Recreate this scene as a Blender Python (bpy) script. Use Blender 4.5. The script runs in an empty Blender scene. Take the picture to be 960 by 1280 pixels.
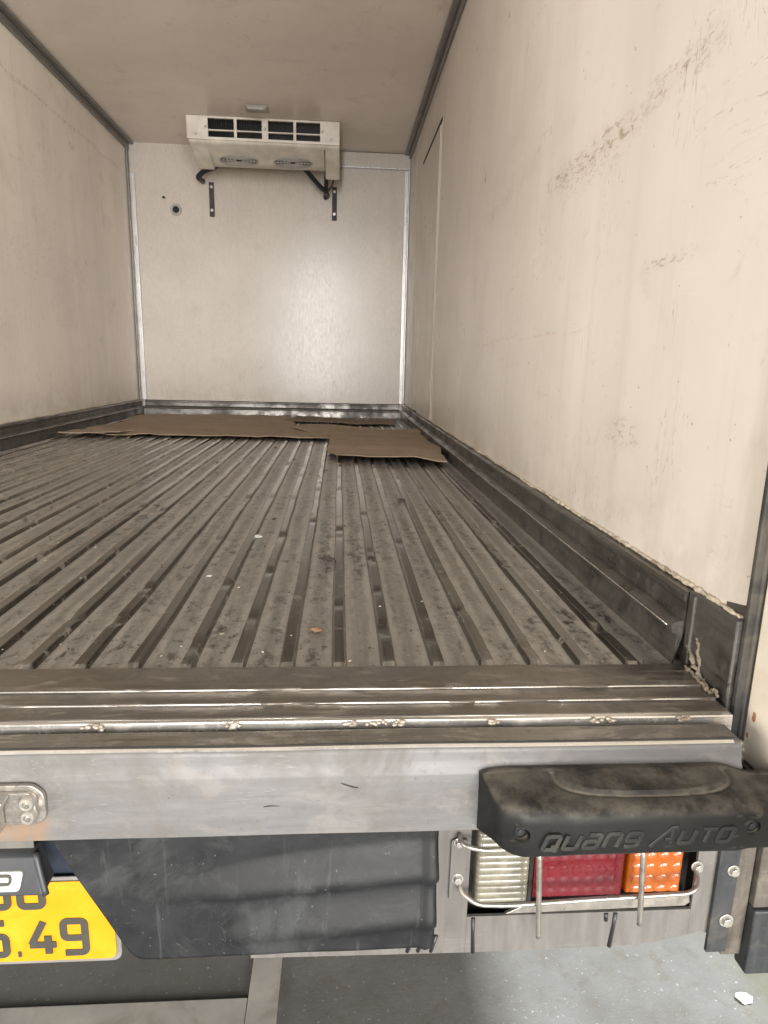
import bpy, bmesh, math, random
from mathutils import Vector, Matrix, noise
random.seed(7)
S = bpy.context.scene
COL = S.collection
# ------------------------------------------------------------------ camera
cam = bpy.data.objects.new('camera', bpy.data.cameras.new('camera'))
COL.objects.link(cam)
yaw, pit, rol = 0.0708, 0.2194, 0.0234
fw = Vector((math.sin(yaw)*math.cos(pit), math.cos(yaw)*math.cos(pit), -math.sin(pit)))
r0 = Vector((math.cos(yaw), -math.sin(yaw), 0)); u0 = r0.cross(fw)
rt = r0*math.cos(rol)+u0*math.sin(rol); up = -r0*math.sin(rol)+u0*math.cos(rol)
M = Matrix((rt, up, -fw)).transposed().to_4x4(); M.translation = (0, 0, 1.25)
cam.matrix_world = M
cam.data.sensor_fit = 'HORIZONTAL'; cam.data.sensor_width = 36; cam.data.lens = 824.65/960*36
cam.data.clip_start = .02; cam.data.clip_end = 200
S.camera = cam
# ------------------------------------------------------------------ light
wd = bpy.data.worlds.new('World'); S.world = wd; wd.use_nodes = True
bg = wd.node_tree.nodes['Background']; bg.inputs[0].default_value = (1.0, .96, .91, 1); bg.inputs[1].default_value = .42
def area(name, loc, target, sx, sy, power, color):
    l = bpy.data.lights.new(name, 'AREA'); l.shape = 'RECTANGLE'; l.size = sx; l.size_y = sy
    l.energy = power; l.color = color
    o = bpy.data.objects.new(name, l); COL.objects.link(o); o.location = loc
    o.rotation_euler = (Vector(target)-Vector(loc)).to_track_quat('-Z', 'Y').to_euler()
    return o
area('doorway_light', (-4.9, -2.1, 1.45), (.3, 1.2, 1.7), 3.0, 2.5, 280, (1.0, .945, .855))
area('tall_window_light', (-.50, -5.0, 2.3), (-.2, 4.9, 1.7), .5, 4.2, 400, (1.0, .96, .94))
area('side_fill_light', (2.3, -4.6, 1.5), (-1.0, 3, 2.3), 2.4, 2.6, 560, (1.0, .96, .91))  # added fill to lift the left wall and ceiling; no known opening there
area('yard_light', (1.95, 1.1, 5.5), (.5, 1.1, 0), .75, .75, 720, (.93, .97, 1.0))
S.view_settings.view_transform = 'Standard'; S.view_settings.look = 'None'
S.view_settings.exposure = 0.15; S.view_settings.gamma = 1
S.render.engine = 'CYCLES'
S.cycles.max_bounces = 7; S.cycles.diffuse_bounces = 5; S.cycles.glossy_bounces = 4

# ------------------------------------------------------------------ node helper
class NT:
    def __init__(s, name):
        s.m = bpy.data.materials.new(name); s.m.use_nodes = True
        s.t = s.m.node_tree; s.b = s.t.nodes['Principled BSDF']
        g = s.t.nodes.new('ShaderNodeNewGeometry'); s.pos = g.outputs['Position']
        s.geo = g
    def lk(s, v, inp):
        if isinstance(v, (int, float)): inp.default_value = v
        elif isinstance(v, (tuple, list)):
            inp.default_value = tuple(v)+(1,) if len(inp.default_value) == 4 and len(v) == 3 else tuple(v)
        else: s.t.links.new(v, inp)
    def math(s, op, a, b=0.0, c=None, clamp=False):
        n = s.t.nodes.new('ShaderNodeMath'); n.operation = op; n.use_clamp = clamp
        s.lk(a, n.inputs[0]); s.lk(b, n.inputs[1])
        if c is not None: s.lk(c, n.inputs[2])
        return n.outputs[0]
    def mul(s, a, b): return s.math('MULTIPLY', a, b)
    def add(s, a, b): return s.math('ADD', a, b)
    def sc(s, v, xyz, off=(0, 0, 0)):
        n = s.t.nodes.new('ShaderNodeMapping'); s.lk(v, n.inputs[0]); n.inputs['Scale'].default_value = xyz
        n.inputs['Location'].default_value = off
        return n.outputs[0]
    def noise(s, v, scale, det=4, rough=.55, dist=0.0):
        n = s.t.nodes.new('ShaderNodeTexNoise'); s.lk(v, n.inputs['Vector']); n.inputs['Scale'].default_value = scale
        n.inputs['Detail'].default_value = det; n.inputs['Roughness'].default_value = rough; n.inputs['Distortion'].default_value = dist
        return n.outputs[0]
    def voro(s, v, scale, out='Distance'):
        n = s.t.nodes.new('ShaderNodeTexVoronoi'); s.lk(v, n.inputs['Vector']); n.inputs['Scale'].default_value = scale
        return n.outputs[out]
    def step(s, v, a, b):
        n = s.t.nodes.new('ShaderNodeMapRange'); n.interpolation_type = 'SMOOTHSTEP'; s.lk(v, n.inputs[0])
        n.inputs[1].default_value = a; n.inputs[2].default_value = b; n.inputs[3].default_value = 0; n.inputs[4].default_value = 1
        return n.outputs[0]
    def rng(s, v, a, b, c, d):
        n = s.t.nodes.new('ShaderNodeMapRange'); s.lk(v, n.inputs[0])
        for i, x in enumerate((a, b, c, d)): n.inputs[i+1].default_value = x
        return n.outputs[0]
    def mix(s, f, a, b, mode='MIX'):
        n = s.t.nodes.new('ShaderNodeMix'); n.data_type = 'RGBA'; n.blend_type = mode
        s.lk(f, n.inputs[0]); s.lk(a, n.inputs[6]); s.lk(b, n.inputs[7]); return n.outputs[2]
    def xyz(s):
        n = s.t.nodes.new('ShaderNodeSeparateXYZ'); s.lk(s.pos, n.inputs[0]); return n.outputs
    def bump(s, h, st, dist=.002, prev=None):
        n = s.t.nodes.new('ShaderNodeBump'); n.inputs['Strength'].default_value = st; n.inputs['Distance'].default_value = dist
        s.lk(h, n.inputs['Height'])
        if prev is not None: s.lk(prev, n.inputs['Normal'])
        return n.outputs[0]
    def out(s, col=None, rough=None, metal=None, normal=None, **k):
        if col is not None: s.lk(col, s.b.inputs['Base Color'])
        if rough is not None: s.lk(rough, s.b.inputs['Roughness'])
        if metal is not None: s.lk(metal, s.b.inputs['Metallic'])
        if normal is not None: s.lk(normal, s.b.inputs['Normal'])
        for a, v in k.items(): s.lk(v, s.b.inputs[a])
        return s.m

def band(n, val, centre, half, soft):
    d = n.math('ABSOLUTE', n.math('SUBTRACT', val, centre))
    return n.math('SUBTRACT', 1.0, n.step(d, half, half+soft))

def wall_mat(name, axis, scuffs, base=(.69, .64, .578), extra=None):
    """glass-fibre panel; axis 'y' = side wall, 'x' = front wall, 'c' = ceiling"""
    n = NT(name); X, Y, Z = n.xyz()
    h = Y if axis in ('y', 'c') else X
    cloud = n.noise(n.pos, 1.6, 5, .6)
    col = n.mix(n.rng(cloud, .3, .7, 0, 1), tuple(c*.88 for c in base), tuple(min(1, c*1.05) for c in base))
    if axis != 'c':                                   # vertical wipe streaks
        st = n.noise(n.sc(n.pos, (14, 14, .8)), 1.5, 4, .6)
        col = n.mix(n.mul(n.step(st, .52, .75), .22), col, tuple(c*.72 for c in base))
        gr = n.noise(n.pos, 9, 6, .65)                # grime above the kick rail
        low = n.math('SUBTRACT', 1.0, n.step(Z, .96, 1.16))
        col = n.mix(n.mul(n.mul(low, n.step(gr, .42, .62)), .25), col, (.33, .27, .20))
    if axis == 'y':
        bd = n.noise(n.sc(n.pos, (0, 3.0, .25)), 1.4, 3, .6)  # upright tone bands: sheen of the panel sheets put into the colour
        col = n.mix(n.mul(n.step(bd, .45, .62), .16), col, (.50, .44, .40))
    # blotchy rubbed dirt
    d1 = n.step(n.noise(n.pos, 3.3, 6, .68, .6), .56, .72)
    col = n.mix(n.mul(d1, .34), col, (.42, .36, .29))
    d3 = n.step(n.noise(n.sc(n.pos, (1, 1, 1), (9, 4, 2)), 13, 5, .7, .8), .60, .72)
    col = n.mix(n.mul(d3, .22), col, (.38, .29, .21))
    # fine specks
    sp = n.step(n.noise(n.pos, 85, 2, .5), .735, .77)
    col = n.mix(n.mul(sp, .55), col, (.20, .16, .12))
    # thin scratches, mostly upright
    sc1 = n.noise(n.sc(n.pos, (26, 26, 2.4), (3.1, 1.7, .4)), 2.2, 3, .5, 1.2)
    line = n.math('ABSOLUTE', n.math('SUBTRACT', sc1, .5))
    gate = n.step(n.noise(n.pos, 4.5, 2, .5), .53, .62)
    scr = n.mul(n.math('SUBTRACT', 1.0, n.step(line, .002, .008)), gate)
    col = n.mix(n.mul(scr, .55), col, (.28, .22, .17))
    if axis != 'c':                                   # long level scrapes from sliding loads
        sc2 = n.noise(n.sc(n.pos, (2.2, 2.2, 20), (6, 2, 8)), 2.4, 3, .55, .7)
        l2 = n.math('SUBTRACT', 1.0, n.step(n.math('ABSOLUTE', n.math('SUBTRACT', sc2, .5)), .0015, .006))
        g2 = n.step(n.noise(n.sc(n.pos, (1, 1, 2), (2, 8, 5)), 3.1, 3, .6), .55, .63)
        col = n.mix(n.mul(n.mul(l2, g2), .5), col, (.33, .26, .20))
    bh = n.add(n.mul(n.noise(n.pos, 240, 2, .5), .5), n.mul(n.noise(n.pos, 26, 4, .6), 1.0))
    for (zc, h0, h1, width, amt, tint) in scuffs:
        wob = n.mul(n.math('SUBTRACT', n.noise(n.sc(n.pos, (3, 3, 0)), 1.3, 2, .5), .5), .05)
        v = n.add(Z, wob)
        m = n.mul(band(n, v, zc, width*.25, width), band(n, h, (h0+h1)/2, abs(h1-h0)/2-.03, .08))
        tear = n.step(n.noise(n.sc(n.pos, (20, 20, 60), (zc, zc, zc)), 2.0, 6, .74, .4), .535, .575)
        col = n.mix(n.mul(m, amt*.10), col, tint)
        col = n.mix(n.mul(n.mul(m, tear), amt), col, tint)
        bh = n.add(bh, n.mul(n.mul(m, tear), -.8))
    rough = n.rng(n.noise(n.pos, 7 if axis == 'y' else 30, 5, .6), .3, .7, .27, .42) if axis != 'x' else n.rng(n.noise(n.sc(n.pos, (20, 20, 5)), 6, 4, .6), .3, .7, .23, .31)
    nm = n.bump(bh, .16, .0012)
    return n.out(col, rough, 0.0, nm, **{'Specular IOR Level': .5})

BR = (.34, .265, .185)
M_wallR = wall_mat('fibreglass_panel_cream', 'y', [(1.648, 1.14, 1.60, .026, .8, BR), (1.665, .92, 1.10, .026, .7, BR), (1.635, 1.2, 1.5, .05, .35, BR), (1.72, 1.9, 2.3, .02, .5, BR),
      (1.325, 1.30, 2.42, .004, .5, (.45, .27, .18)), (1.41, .93, 1.05, .012, .6, BR), (1.15, 1.04, 1.13, .03, .6, BR)])
M_wallL = wall_mat('fibreglass_panel_dull', 'y', [(2.44, 3.0, 4.75, .012, .7, BR), (1.7, 2.6, 4.2, .15, .14, (.3, .26, .21))], (.80, .735, .65))
M_wallF = wall_mat('fibreglass_panel_front', 'x', [], (.60, .55, .49))
M_ceil = wall_mat('fibreglass_panel_ceiling', 'c', [], (.80, .73, .65))

def metal_mat(name, base, dirt, metal=.85, r=(.28, .5), brush=(1, 60, 60), dirt_amt=.6, dirt_scale=6, thr=(.45, .65), bump=.1, bc=1.0, dust=0.0, rust=None):
    n = NT(name)
    br = n.noise(n.sc(n.pos, brush), 4, 3, .6)
    col = n.mix(n.rng(br, .3, .7, 0, 1), tuple(c*(1-.14*bc) for c in base), tuple(min(1, c*(1+.1*bc)) for c in base))
    d = n.step(n.noise(n.pos, dirt_scale, 6, .68, .4), *thr)
    d2 = n.step(n.noise(n.pos, dirt_scale*9, 4, .6), .55, .7)
    dm = n.math('MAXIMUM', n.mul(d, dirt_amt), n.mul(d2, dirt_amt*.5))
    col = n.mix(dm, col, dirt)
    if dust:                                          # pale dried smears dragged along the metal
        dd = n.mul(n.step(n.noise(n.sc(n.pos, (6, 26, 12), (3, 1, 2)), 2.2, 6, .72, .7), .52, .66), dust)
        col = n.mix(dd, col, (.36, .325, .275)); dm = n.math('MAXIMUM', dm, n.mul(dd, .9))
    if rust:                                          # run of rust below the latch
        X, Y, Z = n.xyz()
        rm = n.mul(n.mul(band(n, X, rust[0], rust[1], .018), n.math('SUBTRACT', 1.0, n.step(Z, rust[2]-.012, rust[2]))), n.rng(n.noise(n.sc(n.pos, (4, 4, 1)), 30, 5, .7), .3, .6, .2, .9))
        col = n.mix(n.mul(rm, .7), col, (.23, .135, .06))
    sp = n.step(n.noise(n.pos, 210, 2, .5), .72, .76)
    col = n.mix(n.mul(sp, .4), col, tuple(c*.4 for c in dirt))
    sc1 = n.noise(n.sc(n.pos, (5, 40, 55), (2, 5, 1)), 2.0, 2, .5, .15)   # fine scratches
    sl = n.mul(n.math('SUBTRACT', 1.0, n.step(n.math('ABSOLUTE', n.math('SUBTRACT', sc1, .5)), .002, .009)), n.step(n.noise(n.pos, 11, 2, .5), .45, .6))
    col = n.mix(n.mul(sl, .28), col, tuple(min(1, c*1.7+.03) for c in base))
    rough = n.add(n.rng(br, .3, .7, r[0], r[1]), n.mul(dm, .3))
    mt = n.math('SUBTRACT', metal, n.mul(dm, metal*.8))
    h = n.add(n.mul(n.noise(n.pos, 90, 4, .6), 1), n.mul(br, .4))
    return n.out(col, rough, mt, n.bump(h, bump, .001))

DUST = (.26, .225, .18)
# floor sheet: dusty aluminium, scraped
def floor_mat():
    n = NT('dusty_floor_aluminium'); X, Y, Z = n.xyz()
    # distance to the nearest rib foot, for dust swept against the ribs
    ph = n.math('PINGPONG', n.math('DIVIDE', n.math('SUBTRACT', .395, X), .0655), .5)   # 0 on a rib, .5 mid-groove
    al = n.noise(n.sc(n.pos, (60, 2, 1)), 2, 3, .6)
    col = n.mix(n.rng(al, .3, .7, 0, 1), (.24, .226, .207), (.33, .312, .288))
    big = n.noise(n.sc(n.pos, (5, 2.2, 1)), 1.2, 6, .7, .8)
    edge = n.math('SUBTRACT', 1.0, n.step(n.add(ph, n.mul(n.math('SUBTRACT', n.noise(n.sc(n.pos, (30, 9, 1)), 2, 5, .7), .5), .5)), .24, .42))
    col = n.mix(n.mul(edge, n.rng(big, .35, .65, .35, .9)), col, (.50, .475, .435))
    dk = n.step(n.noise(n.sc(n.pos, (42, 24, 1), (4, 2, 0)), 1.3, 7, .78, .5), .50, .58)
    col = n.mix(n.mul(n.mul(dk, n.rng(n.noise(n.sc(n.pos, (3, 2, 1), (5, 5, 0)), 1.7, 4, .65, .5), .36, .62, 1.0, .08)), n.rng(ph, .15, .4, .3, .95)), col, (.036, .031, .026))
    st = n.step(n.noise(n.sc(n.pos, (90, 5, 1), (1, 1, 0)), 1.6, 4, .6), .60, .68)
    col = n.mix(n.mul(st, .35), col, (.40, .365, .31))
    sp = n.step(n.noise(n.pos, 140, 3, .6), .635, .69)
    col = n.mix(n.mul(sp, .65), col, (.55, .50, .41))
    sp2 = n.step(n.noise(n.sc(n.pos, (1, 1, 1), (7, 7, 7)), 110, 3, .6), .64, .70)
    col = n.mix(n.mul(sp2, .65), col, (.028, .025, .022))
    rough = n.rng(big, .3, .7, .34, .52)
    h = n.add(n.noise(n.sc(n.pos, (1, .5, 1)), 70, 5, .7), n.mul(n.noise(n.pos, 9, 2, .5), 1.5))
    return n.out(col, rough, .55, n.bump(h, .40, .002))
M_floor = floor_mat()
def rib_mat():
    n = NT('worn_rib_aluminium')
    al = n.noise(n.sc(n.pos, (70, 1.6, 1)), 2, 4, .6)
    col = n.mix(n.rng(al, .3, .7, 0, 1), (.34, .322, .295), (.50, .48, .45))
    dk = n.step(n.noise(n.sc(n.pos, (9, 4, 1), (1, 5, 0)), 1.8, 6, .75, .8), .42, .56)
    X, Y, Z = n.xyz()                                 # trodden-in dirt is heaviest towards the doors
    wear = n.math('SUBTRACT', 1.0, n.step(n.add(Y, n.mul(n.math('SUBTRACT', n.noise(n.sc(n.pos, (8, 1.2, 1), (2, 9, 0)), 1.5, 4, .65), .5), 2.6)), 1.1, 2.6))
    col = n.mix(n.math('MAXIMUM', n.mul(dk, .35), n.mul(wear, .74)), col, (.10, .09, .078))
    col = n.mix(n.mul(n.step(n.geo.outputs['Pointiness'], .53, .60), n.rng(al, .35, .65, .15, .75)), col, (.55, .53, .49))  # paler edges: wear, plus the light they would catch put into the colour
    du = n.step(n.noise(n.sc(n.pos, (25, 14, 10)), 1.6, 6, .7), .58, .68)
    col = n.mix(n.mul(du, .5), col, DUST)
    rough = n.add(n.rng(al, .3, .7, .16, .26), n.mul(du, .3))
    h = n.add(n.noise(n.pos, 70, 4, .6), n.mul(al, .5))
    return n.out(col, rough, n.math('SUBTRACT', .97, n.mul(du, .7)), n.bump(h, .15, .0012))
M_rib = rib_mat()
M_sheet = metal_mat('scratched_threshold_steel', (.25, .225, .20), (.085, .074, .062), .9, (.28, .42), (3, 40, 40), .7, 9, (.46, .66), .15, 1.3, .6)
M_bright = metal_mat('bright_edge_aluminium', (.80, .77, .72), (.36, .31, .25), .85, (.2, .36), (3, 60, 60), .5, 14, (.52, .7))
M_beam = metal_mat('brushed_beam_steel', (.135, .134, .134), (.085, .077, .065), .2, (.42, .56), (3, 30, 30), .6, 9, (.42, .68), .08, .8, .12, (-.322, .022, .800))
M_panel = metal_mat('pale_panel_steel', (.145, .138, .128), (.09, .08, .064), .2, (.36, .52), (20, 20, 3), .5, 6, (.48, .7), .08)
M_rail = metal_mat('grimy_rail_aluminium', (.17, .163, .15), (.05, .045, .038), .9, (.24, .40), (40, 1.2, 40), .75, 7, (.42, .64), .1, 1.0, .12)
M_trim = metal_mat('pale_trim_aluminium', (.60, .59, .585), (.36, .32, .28), .35, (.22, .4), (30, 30, 2), .35, 9, (.5, .7))
M_trimd = metal_mat('dark_trim_aluminium', (.23, .22, .205), (.12, .105, .09), .5, (.3, .5), (30, 2, 30), .5, 9, (.5, .7))
M_rod = metal_mat('stainless_rod', (.40, .375, .34), (.22, .185, .145), .8, (.24, .4), (20, 20, 20), .45, 30, (.5, .68))
M_bolt = metal_mat('zinc_bolt', (.45, .435, .405), (.32, .25, .16), .7, (.25, .4), (30, 30, 30), .5, 40, (.5, .65))
M_post = metal_mat('dark_painted_post', (.028, .031, .034), (.09, .08, .065), .2, (.4, .6), (30, 30, 4), .6, 9, (.48, .66))
M_postb = metal_mat('brown_grimy_steel', (.10, .088, .075), (.20, .17, .13), .4, (.4, .6), (30, 30, 4), .6, 9, (.48, .66))
M_weld = metal_mat('rough_weld', (.40, .36, .30), (.13, .09, .06), .5, (.4, .6), (50, 50, 50), .6, 60, (.48, .6), .5)

def plain(name, col, rough=.5, metal=0.0, var=.15, scale=20, bump=.1, dirt=None, damt=.4, **k):
    n = NT(name); f = n.noise(n.pos, scale, 5, .6)
    c = n.mix(n.rng(f, .3, .7, 0, 1), tuple(x*(1-var) for x in col), tuple(min(1, x*(1+var)) for x in col))
    if dirt: c = n.mix(n.mul(n.step(n.noise(n.pos, scale*.45, 8, .7, .5), .46, .66), damt), c, dirt)
    return n.out(c, n.rng(f, .3, .7, rough*.85, min(1, rough*1.15)), metal, n.bump(n.noise(n.pos, scale*8, 4, .6), bump, .001), **k)
M_black = plain('black_void', (.012, .011, .010), .7)
M_hose = plain('black_hose_rubber', (.02, .02, .02), .45)
M_acw = plain('aged_white_plastic', (.70, .66, .58), .38, dirt=(.44, .38, .29), damt=.35, scale=12)
M_acg = plain('fan_guard_grey', (.42, .40, .36), .45)
M_fin = plain('dark_coil_fins', (.03, .032, .032), .5)
def splash_mat():
    n = NT('slate_black_plastic')
    f = n.noise(n.pos, 14, 6, .68, .5)
    c = n.mix(n.rng(f, .3, .7, 0, 1), (.008, .0088, .0098), (.0165, .018, .0195))
    c = n.mix(n.mul(n.step(n.noise(n.pos, 7, 6, .7, .8), .50, .68), .4), c, (.055, .058, .06))
    sv = n.noise(n.sc(n.pos, (40, 10, 4)), 2, 4, .6, .6)
    c = n.mix(n.mul(n.step(sv, .60, .72), .25), c, (.08, .083, .085))
    l = n.math('SUBTRACT', 1.0, n.step(n.math('ABSOLUTE', n.math('SUBTRACT', n.noise(n.sc(n.pos, (14, 14, 9), (1, 2, 7)), 2.2, 2, .5, 1.5), .5)), .002, .007))
    c = n.mix(n.mul(n.mul(l, n.step(n.noise(n.pos, 12, 2, .5), .60, .68)), .22), c, (.12, .125, .13))
    c = n.mix(n.mul(n.step(n.noise(n.pos, 170, 2, .5), .71, .75), .35), c, (.16, .16, .155))
    return n.out(c, n.rng(f, .3, .7, .46, .66), 0.0, n.bump(n.add(n.noise(n.pos, 90, 4, .65), n.mul(n.noise(n.pos, 18, 3, .5), 2)), .25, .0015), **{'Specular IOR Level': .3})
M_splash = splash_mat()
M_navy = plain('navy_black_steel', (.02, .028, .042), .42)
M_seal = plain('crusty_sealant', (.50, .44, .345), .8, dirt=(.20, .155, .105), damt=.8, scale=45, bump=.6)
M_tar = plain('black_sealant', (.018, .018, .02), .4)
M_yel = plain('number_plate_yellow', (.52, .235, .004), .4, var=.06, scale=30, dirt=(.55, .33, .03), damt=.5)
M_chr = plain('charcoal_paint', (.045, .043, .036), .45)
M_grime = plain('grey_plate_rim', (.17, .165, .15), .5)
M_badge = plain('badge_white', (.5, .5, .46), .35)
M_hous = plain('lamp_housing_plastic', (.026, .028, .032), .5, dirt=(.06, .06, .055), damt=.4)
M_door = plain('door_panel_cream', (.72, .66, .56), .45, dirt=(.55, .42, .27), damt=.35, scale=11)
M_doorg = metal_mat('door_rim_metal', (.20, .185, .16), (.09, .075, .06), .5, (.35, .55), (30, 30, 30), .6, 20, (.48, .62), .4)
M_gask = plain('black_gasket', (.03, .03, .028), .6, dirt=(.14, .12, .09), damt=.5)
M_paper = plain('white_paper', (.55, .55, .54), .8, var=.08)
M_rust = plain('rust_stain', (.34, .17, .07), .8)
M_red = plain('red_lens', (.115, .002, .007), .26, var=.2, scale=40, bump=.02, **{'Coat Weight': .6})
M_amb = plain('amber_lens', (.33, .075, .004), .28, var=.12, scale=40, bump=.02, **{'Coat Weight': .6})
M_clr = plain('clear_lens', (.15, .14, .105), .22, var=.25, scale=55, bump=.02, dirt=(.30, .27, .20), damt=.5, **{'Coat Weight': .5})
def rubber_mat():
    n = NT('worn_black_rubber'); X, Y, Z = n.xyz()
    nz = n.t.nodes.new('ShaderNodeSeparateXYZ'); n.lk(n.geo.outputs['Normal'], nz.inputs[0])
    f = n.noise(n.pos, 30, 7, .7, .1)
    upw = n.step(nz.outputs[2], .25, .8)              # settled dust lies on what faces up
    c = n.mix(n.rng(f, .3, .7, 0, 1), (.006, .006, .006), (.012, .012, .0115))
    c = n.mix(n.mul(upw, n.rng(n.noise(n.pos, 26, 7, .72, .15), .38, .64, .05, .60)), c, (.15, .136, .11))
    c = n.mix(n.mul(n.step(n.noise(n.sc(n.pos, (1, 1, 2.5)), 60, 6, .7), .60, .7), .22), c, (.15, .135, .11))
    pt = n.math('SUBTRACT', 1.0, n.step(n.geo.outputs['Pointiness'], .44, .49))
    c = n.mix(n.mul(n.mul(pt, upw), .75), c, (.24, .215, .17))
    return n.out(c, n.rng(f, .3, .7, .42, .62), 0.0, n.bump(n.noise(n.pos, 120, 5, .65), .25, .0012), **{'Specular IOR Level': .28})
M_rub = rubber_mat()
M_rubw = plain('rubbed_rubber_edge', (.009, .009, .0085), .5, dirt=(.06, .055, .045), damt=.5, scale=60)
def card_mat():
    n = NT('corrugated_cardboard')
    fl = n.t.nodes.new('ShaderNodeTexWave'); n.lk(n.pos, fl.inputs['Vector']); fl.inputs['Scale'].default_value = 42
    fl.bands_direction = 'X'
    c = n.mix(n.rng(n.noise(n.pos, 5, 6, .65), .3, .7, 0, 1), (.27, .20, .135), (.34, .262, .185))
    c = n.mix(n.mul(n.step(n.noise(n.pos, 11, 7, .7), .50, .66), .5), c, (.17, .13, .095))
    return n.out(c, .85, 0.0, n.bump(fl.outputs[1], .12, .001))
M_card = card_mat()
M_cardd = plain('grubby_cardboard', (.17, .125, .085), .85, var=.25)
def ground_mat():
    n = NT('smooth_grey_concrete'); X, Y, Z = n.xyz()
    c = n.mix(n.rng(n.noise(n.pos, 4, 7, .65), .3, .7, 0, 1), (.105, .102, .093), (.155, .154, .146))
    c = n.mix(n.mul(n.step(n.noise(n.pos, 22, 8, .72), .50, .66), .55), c, (.105, .095, .075))
    c = n.mix(n.mul(n.step(n.noise(n.pos, 110, 3, .6), .64, .70), .6), c, (.34, .34, .33))
    c = n.mix(n.mul(n.step(n.noise(n.sc(n.pos, (1, 1, 1), (3, 3, 3)), 90, 3, .6), .67, .72), .6), c, (.08, .075, .065))
    # mossy grime growing along the wall side, ragged edge
    ms = n.step(n.add(X, n.mul(n.math('SUBTRACT', n.noise(n.pos, 16, 7, .7), .5), .35)), .80, .92)
    c = n.mix(n.mul(ms, .75), c, (.10, .10, .065))
    r = n.add(n.rng(n.noise(n.pos, 9, 5, .6), .3, .7, .26, .48), n.mul(ms, .3))
    h = n.add(n.noise(n.pos, 70, 6, .7), n.mul(n.noise(n.pos, 240, 2, .5), .5))
    return n.out(c, r, 0.0, n.bump(h, .3, .002))
M_ground = ground_mat()
M_strip = plain('pale_concrete', (.30, .285, .255), .6, dirt=(.17, .155, .125), damt=.6, scale=14)

# ------------------------------------------------------------------ mesh helpers
def link(name, bm, mat, parent=None, smooth=False, bevel=0.0, seg=2, angle=35):
    me = bpy.data.meshes.new(name)
    bmesh.ops.recalc_face_normals(bm, faces=bm.faces)
    bm.to_mesh(me); bm.free()
    for p in me.polygons: p.use_smooth = smooth or bevel > 0
    mats = mat if isinstance(mat, list) else [mat]
    for m in mats: me.materials.append(m)
    o = bpy.data.objects.new(name, me); COL.objects.link(o)
    if parent is not None:
        o.parent = parent
        p = parent; off = Vector()
        while p: off += p.location; p = p.parent
        o.location = -off
    if bevel > 0:
        b = o.modifiers.new('bevel', 'BEVEL'); b.width = bevel; b.segments = seg; b.limit_method = 'ANGLE'; b.angle_limit = math.radians(angle)
        w = o.modifiers.new('wn', 'WEIGHTED_NORMAL'); w.keep_sharp = True
    elif smooth:
        me.set_sharp_from_angle(angle=math.radians(angle)) if hasattr(me, 'set_sharp_from_angle') else None
    return o
def tag(o, label, cat=None, group=None, kind=None):
    if label: o['label'] = label
    if cat: o['category'] = cat
    if group: o['group'] = group
    if kind: o['kind'] = kind
    return o
def box(bm, a, b):
    x0, y0, z0 = a; x1, y1, z1 = b
    v = [bm.verts.new(p) for p in ((x0,y0,z0),(x1,y0,z0),(x1,y1,z0),(x0,y1,z0),(x0,y0,z1),(x1,y0,z1),(x1,y1,z1),(x0,y1,z1))]
    for f in ((0,3,2,1),(4,5,6,7),(0,1,5,4),(1,2,6,5),(2,3,7,6),(3,0,4,7)): bm.faces.new([v[i] for i in f])
    return v
def B(name, a, b, mat, parent=None, bevel=0.0, **k):
    bm = bmesh.new(); box(bm, a, b); return link(name, bm, mat, parent, bevel=bevel, **k)
def tube(bm, pts, r, n=10, cap=True):
    pts = [Vector(p) for p in pts]; rings = []; prev = None
    for i, p in enumerate(pts):
        t = (pts[min(i+1, len(pts)-1)]-pts[max(i-1, 0)]).normalized()
        if prev is None: a = t.orthogonal().normalized()
        else: a = (prev - t*prev.dot(t)).normalized()
        prev = a; b = t.cross(a)
        rr = r[i] if isinstance(r, (list, tuple)) else r
        rings.append([bm.verts.new(p+(a*math.cos(q)+b*math.sin(q))*rr) for q in [2*math.pi*k/n for k in range(n)]])
    for A, C in zip(rings, rings[1:]):
        for k in range(n): bm.faces.new((A[k], A[(k+1)%n], C[(k+1)%n], C[k]))
    if cap: bm.faces.new(rings[0][::-1]); bm.faces.new(rings[-1])
def smooth_path(pts, rad, n=6):
    pts = [Vector(p) for p in pts]; out = [pts[0]]
    for a, b, c in zip(pts, pts[1:], pts[2:]):
        r = min(rad, (a-b).length*.48, (c-b).length*.48)
        p, q = b+(a-b).normalized()*r, b+(c-b).normalized()*r
        for i in range(n+1):
            t = i/n; out.append(p*(1-t)**2+b*2*t*(1-t)+q*t*t)
    return out+[pts[-1]]
def sweep(bm, prof, path_fn, stations):
    """open profile (list of (u,v)) carried along stations by path_fn(s,u,v)"""
    rows = [[bm.verts.new(path_fn(s, u, v)) for u, v in prof] for s in stations]
    for A, C in zip(rows, rows[1:]):
        for k in range(len(prof)-1): bm.faces.new((A[k], A[k+1], C[k+1], C[k]))
    return rows
def prism(bm, poly, y0, y1):
    """polygon (x,z) extruded from y0 to y1"""
    a = [bm.verts.new((x, y0, z)) for x, z in poly]; b = [bm.verts.new((x, y1, z)) for x, z in poly]
    bm.faces.new(a); bm.faces.new(b[::-1])
    for i in range(len(poly)): j = (i+1) % len(poly); bm.faces.new((a[i], b[i], b[j], a[j]))
def hexbolt(name, c, r, parent, mat=None, depth=.006, washer=True):
    bm = bmesh.new(); x, y, z = c
    if washer:
        prism(bm, [(x+r*1.45*math.cos(t), z+r*1.45*math.sin(t)) for t in [i*math.pi/10 for i in range(20)]], y, y-.0015)
    prism(bm, [(x+r*math.cos(t+.3), z+r*math.sin(t+.3)) for t in [i*math.pi/3 for i in range(6)]], y-.0012, y-depth)
    return link(name, bm, mat or M_bolt, parent, bevel=.0006)
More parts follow.
